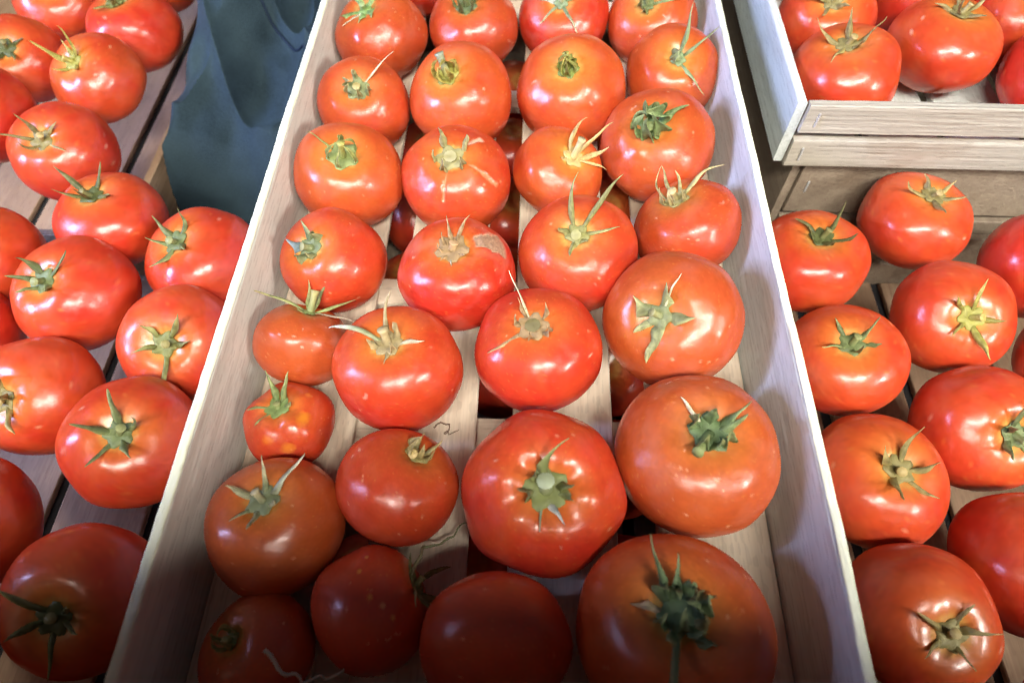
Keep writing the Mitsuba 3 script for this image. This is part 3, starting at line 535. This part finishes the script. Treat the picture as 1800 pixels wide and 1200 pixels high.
def cloth_z(x, y):
    a, b = (-0.164 - x) / 0.130 * (nx - 1), (y - 0.372) / 0.50 * (ny - 1)
    i0, j0 = int(np.clip(a, 0, nx - 2)), int(np.clip(b, 0, ny - 2)); fa, fb = np.clip(a - i0, 0, 1), np.clip(b - j0, 0, 1)
    return (pz[i0, j0] * (1 - fa) + pz[i0 + 1, j0] * fa) * (1 - fb) + (pz[i0, j0 + 1] * (1 - fa) + pz[i0 + 1, j0 + 1] * fa) * fb
seam = np.array([(-0.262, 0.600), (-0.232, 0.530), (-0.214, 0.505), (-0.196, 0.482), (-0.180, 0.466), (-0.170, 0.459)])
tt = np.linspace(0, 5, 70); sx, sy = (np.interp(tt, np.arange(6), seam[:, k]) for k in (0, 1))
line = np.array([(x, y, cloth_z(x, y) + 0.0008) for x, y in zip(sx, sy)])
put('seam', tube(line, 0.0011, 7), 'thread', jacket)
for k in range(0, 66, 3):
    a, b = line[k] + [0.004, 0.006, 0.0004], line[k + 2] + [0.004, 0.006, 0.0004]
    put('stitch', tube(np.array([a, (a + b) / 2 + [0, 0, 0.0006], b]), [0.0005, 0.0008, 0.0005], 6), 'thread', jacket)

# ---------------------------------------------------------------- small things
def dry_stem(points, r, label, m='dry_fibre'):
    points = np.array(points); n = len(points); tt = np.linspace(0, n - 1, 12 * n)
    path = np.stack([np.interp(tt, np.arange(n), points[:, k]) for k in range(3)], 1) + 0.0014 * (meshkit.noise(np.stack([tt * 2, tt * 0 + n, tt * 0], 1), 2) - 0.5)[:, None]
    path[:, 1] += 0.0008 * np.sin(tt * 3.1)
    tag(put('dry_stem', tube(path, r * (1 - 0.6 * tt / (n - 1)), 6), m), label, 'stem')
dry_stem([(-0.0995, 0.0290, 0.0500), (-0.0943, 0.0226, 0.0475), (-0.0906, 0.0196, 0.0440), (-0.0866, 0.0196, 0.0420), (-0.0823, 0.0190, 0.0400), (-0.0760, 0.0200, 0.0380), (-0.0700, 0.0230, 0.0385)], 0.0009, 'thin pale dry stem lying over the tomatoes in the front left corner')
dry_stem([[-0.0478, 0.063, 0.03], [-0.0458, 0.0703, 0.026], [-0.045, 0.0765, 0.022], [-0.0447, 0.0803, 0.014], [-0.038, 0.0829, 0.008], [-0.0328, 0.0864, 0.006], [-0.0301, 0.0922, 0.006], [-0.0258, 0.095, 0.004]], 0.0009, 'dry greenish tendril on the floor board beside the limp calyx', 'green_fibre')
dry_stem([(-0.0480, 0.1490, 0.0006), (-0.0445, 0.1515, 0.0007), (-0.0405, 0.1500, 0.0007), (-0.0400, 0.1470, 0.0007), (-0.0425, 0.1455, 0.0007)] + [(-0.0395, 0.1450, 0.0007), (-0.0350, 0.1462, 0.0020)], 0.0005, 'small dark curled tendril on the floor board in the middle of the crate', 'dark_fibre')

# ---------------------------------------------------------------- unseen crates, board and box added near the viewer to shade the near end
tag('added_shade_crate', 'unseen dull crate added at the near end to block the ceiling lamps', 'crate')
plain_crate('added_shade_crate', -0.30, 0.30, -0.42, -0.10, TABLE + 0.001, 0.300, 'dull_wood', 1200)  # unseen crate added to keep the ceiling lamps off the front rows
tag('added_shade_board', 'unseen wooden board added behind the near end to cast shade', 'board')
put('plank', board([(-0.31, TABLE + 0.001), (0.33, TABLE + 0.001), (0.33, 0.225), (-0.31, 0.245)], 0.008, 'y', -0.080, 77, n=3), 'dull_wood', 'added_shade_board', smooth=35)  # unseen board added to block the side lamp at the front
tag('added_shade_crate_001', 'unseen dull crate added at the near left to block the strip lamp', 'crate')
plain_crate('added_shade_crate_001', -0.66, -0.47, -0.32, 0.034, TABLE + 0.001, 0.41, 'dull_wood', 1250)  # added out of view, cuts the strip lamp off the front tomatoes
bx = trimesh.creation.box(extents=[0.32, 0.20, 0.068]); bx.apply_translation([-0.060, -0.207, 0.336])  # unseen box added to deepen the shade at the front left
scene['cardboard'] = {'type': 'diffuse', 'reflectance': {'type': 'rgb', 'value': [0.35, 0.25, 0.15]}}
tag(put('added_shade_box', bx, 'cardboard', smooth=False), 'unseen brown box added over the near crate to shade the front row', 'box')

# ---------------------------------------------------------------- table top
tbl = put('table', board(rect(-1.6, 1.6, TABLE - 0.03, TABLE), 3.0, 'y', -0.8, 90, 0.0001, 30), 'table_cloth', smooth=35)
tag(tbl, 'dark table top that the crates stand on', 'table')
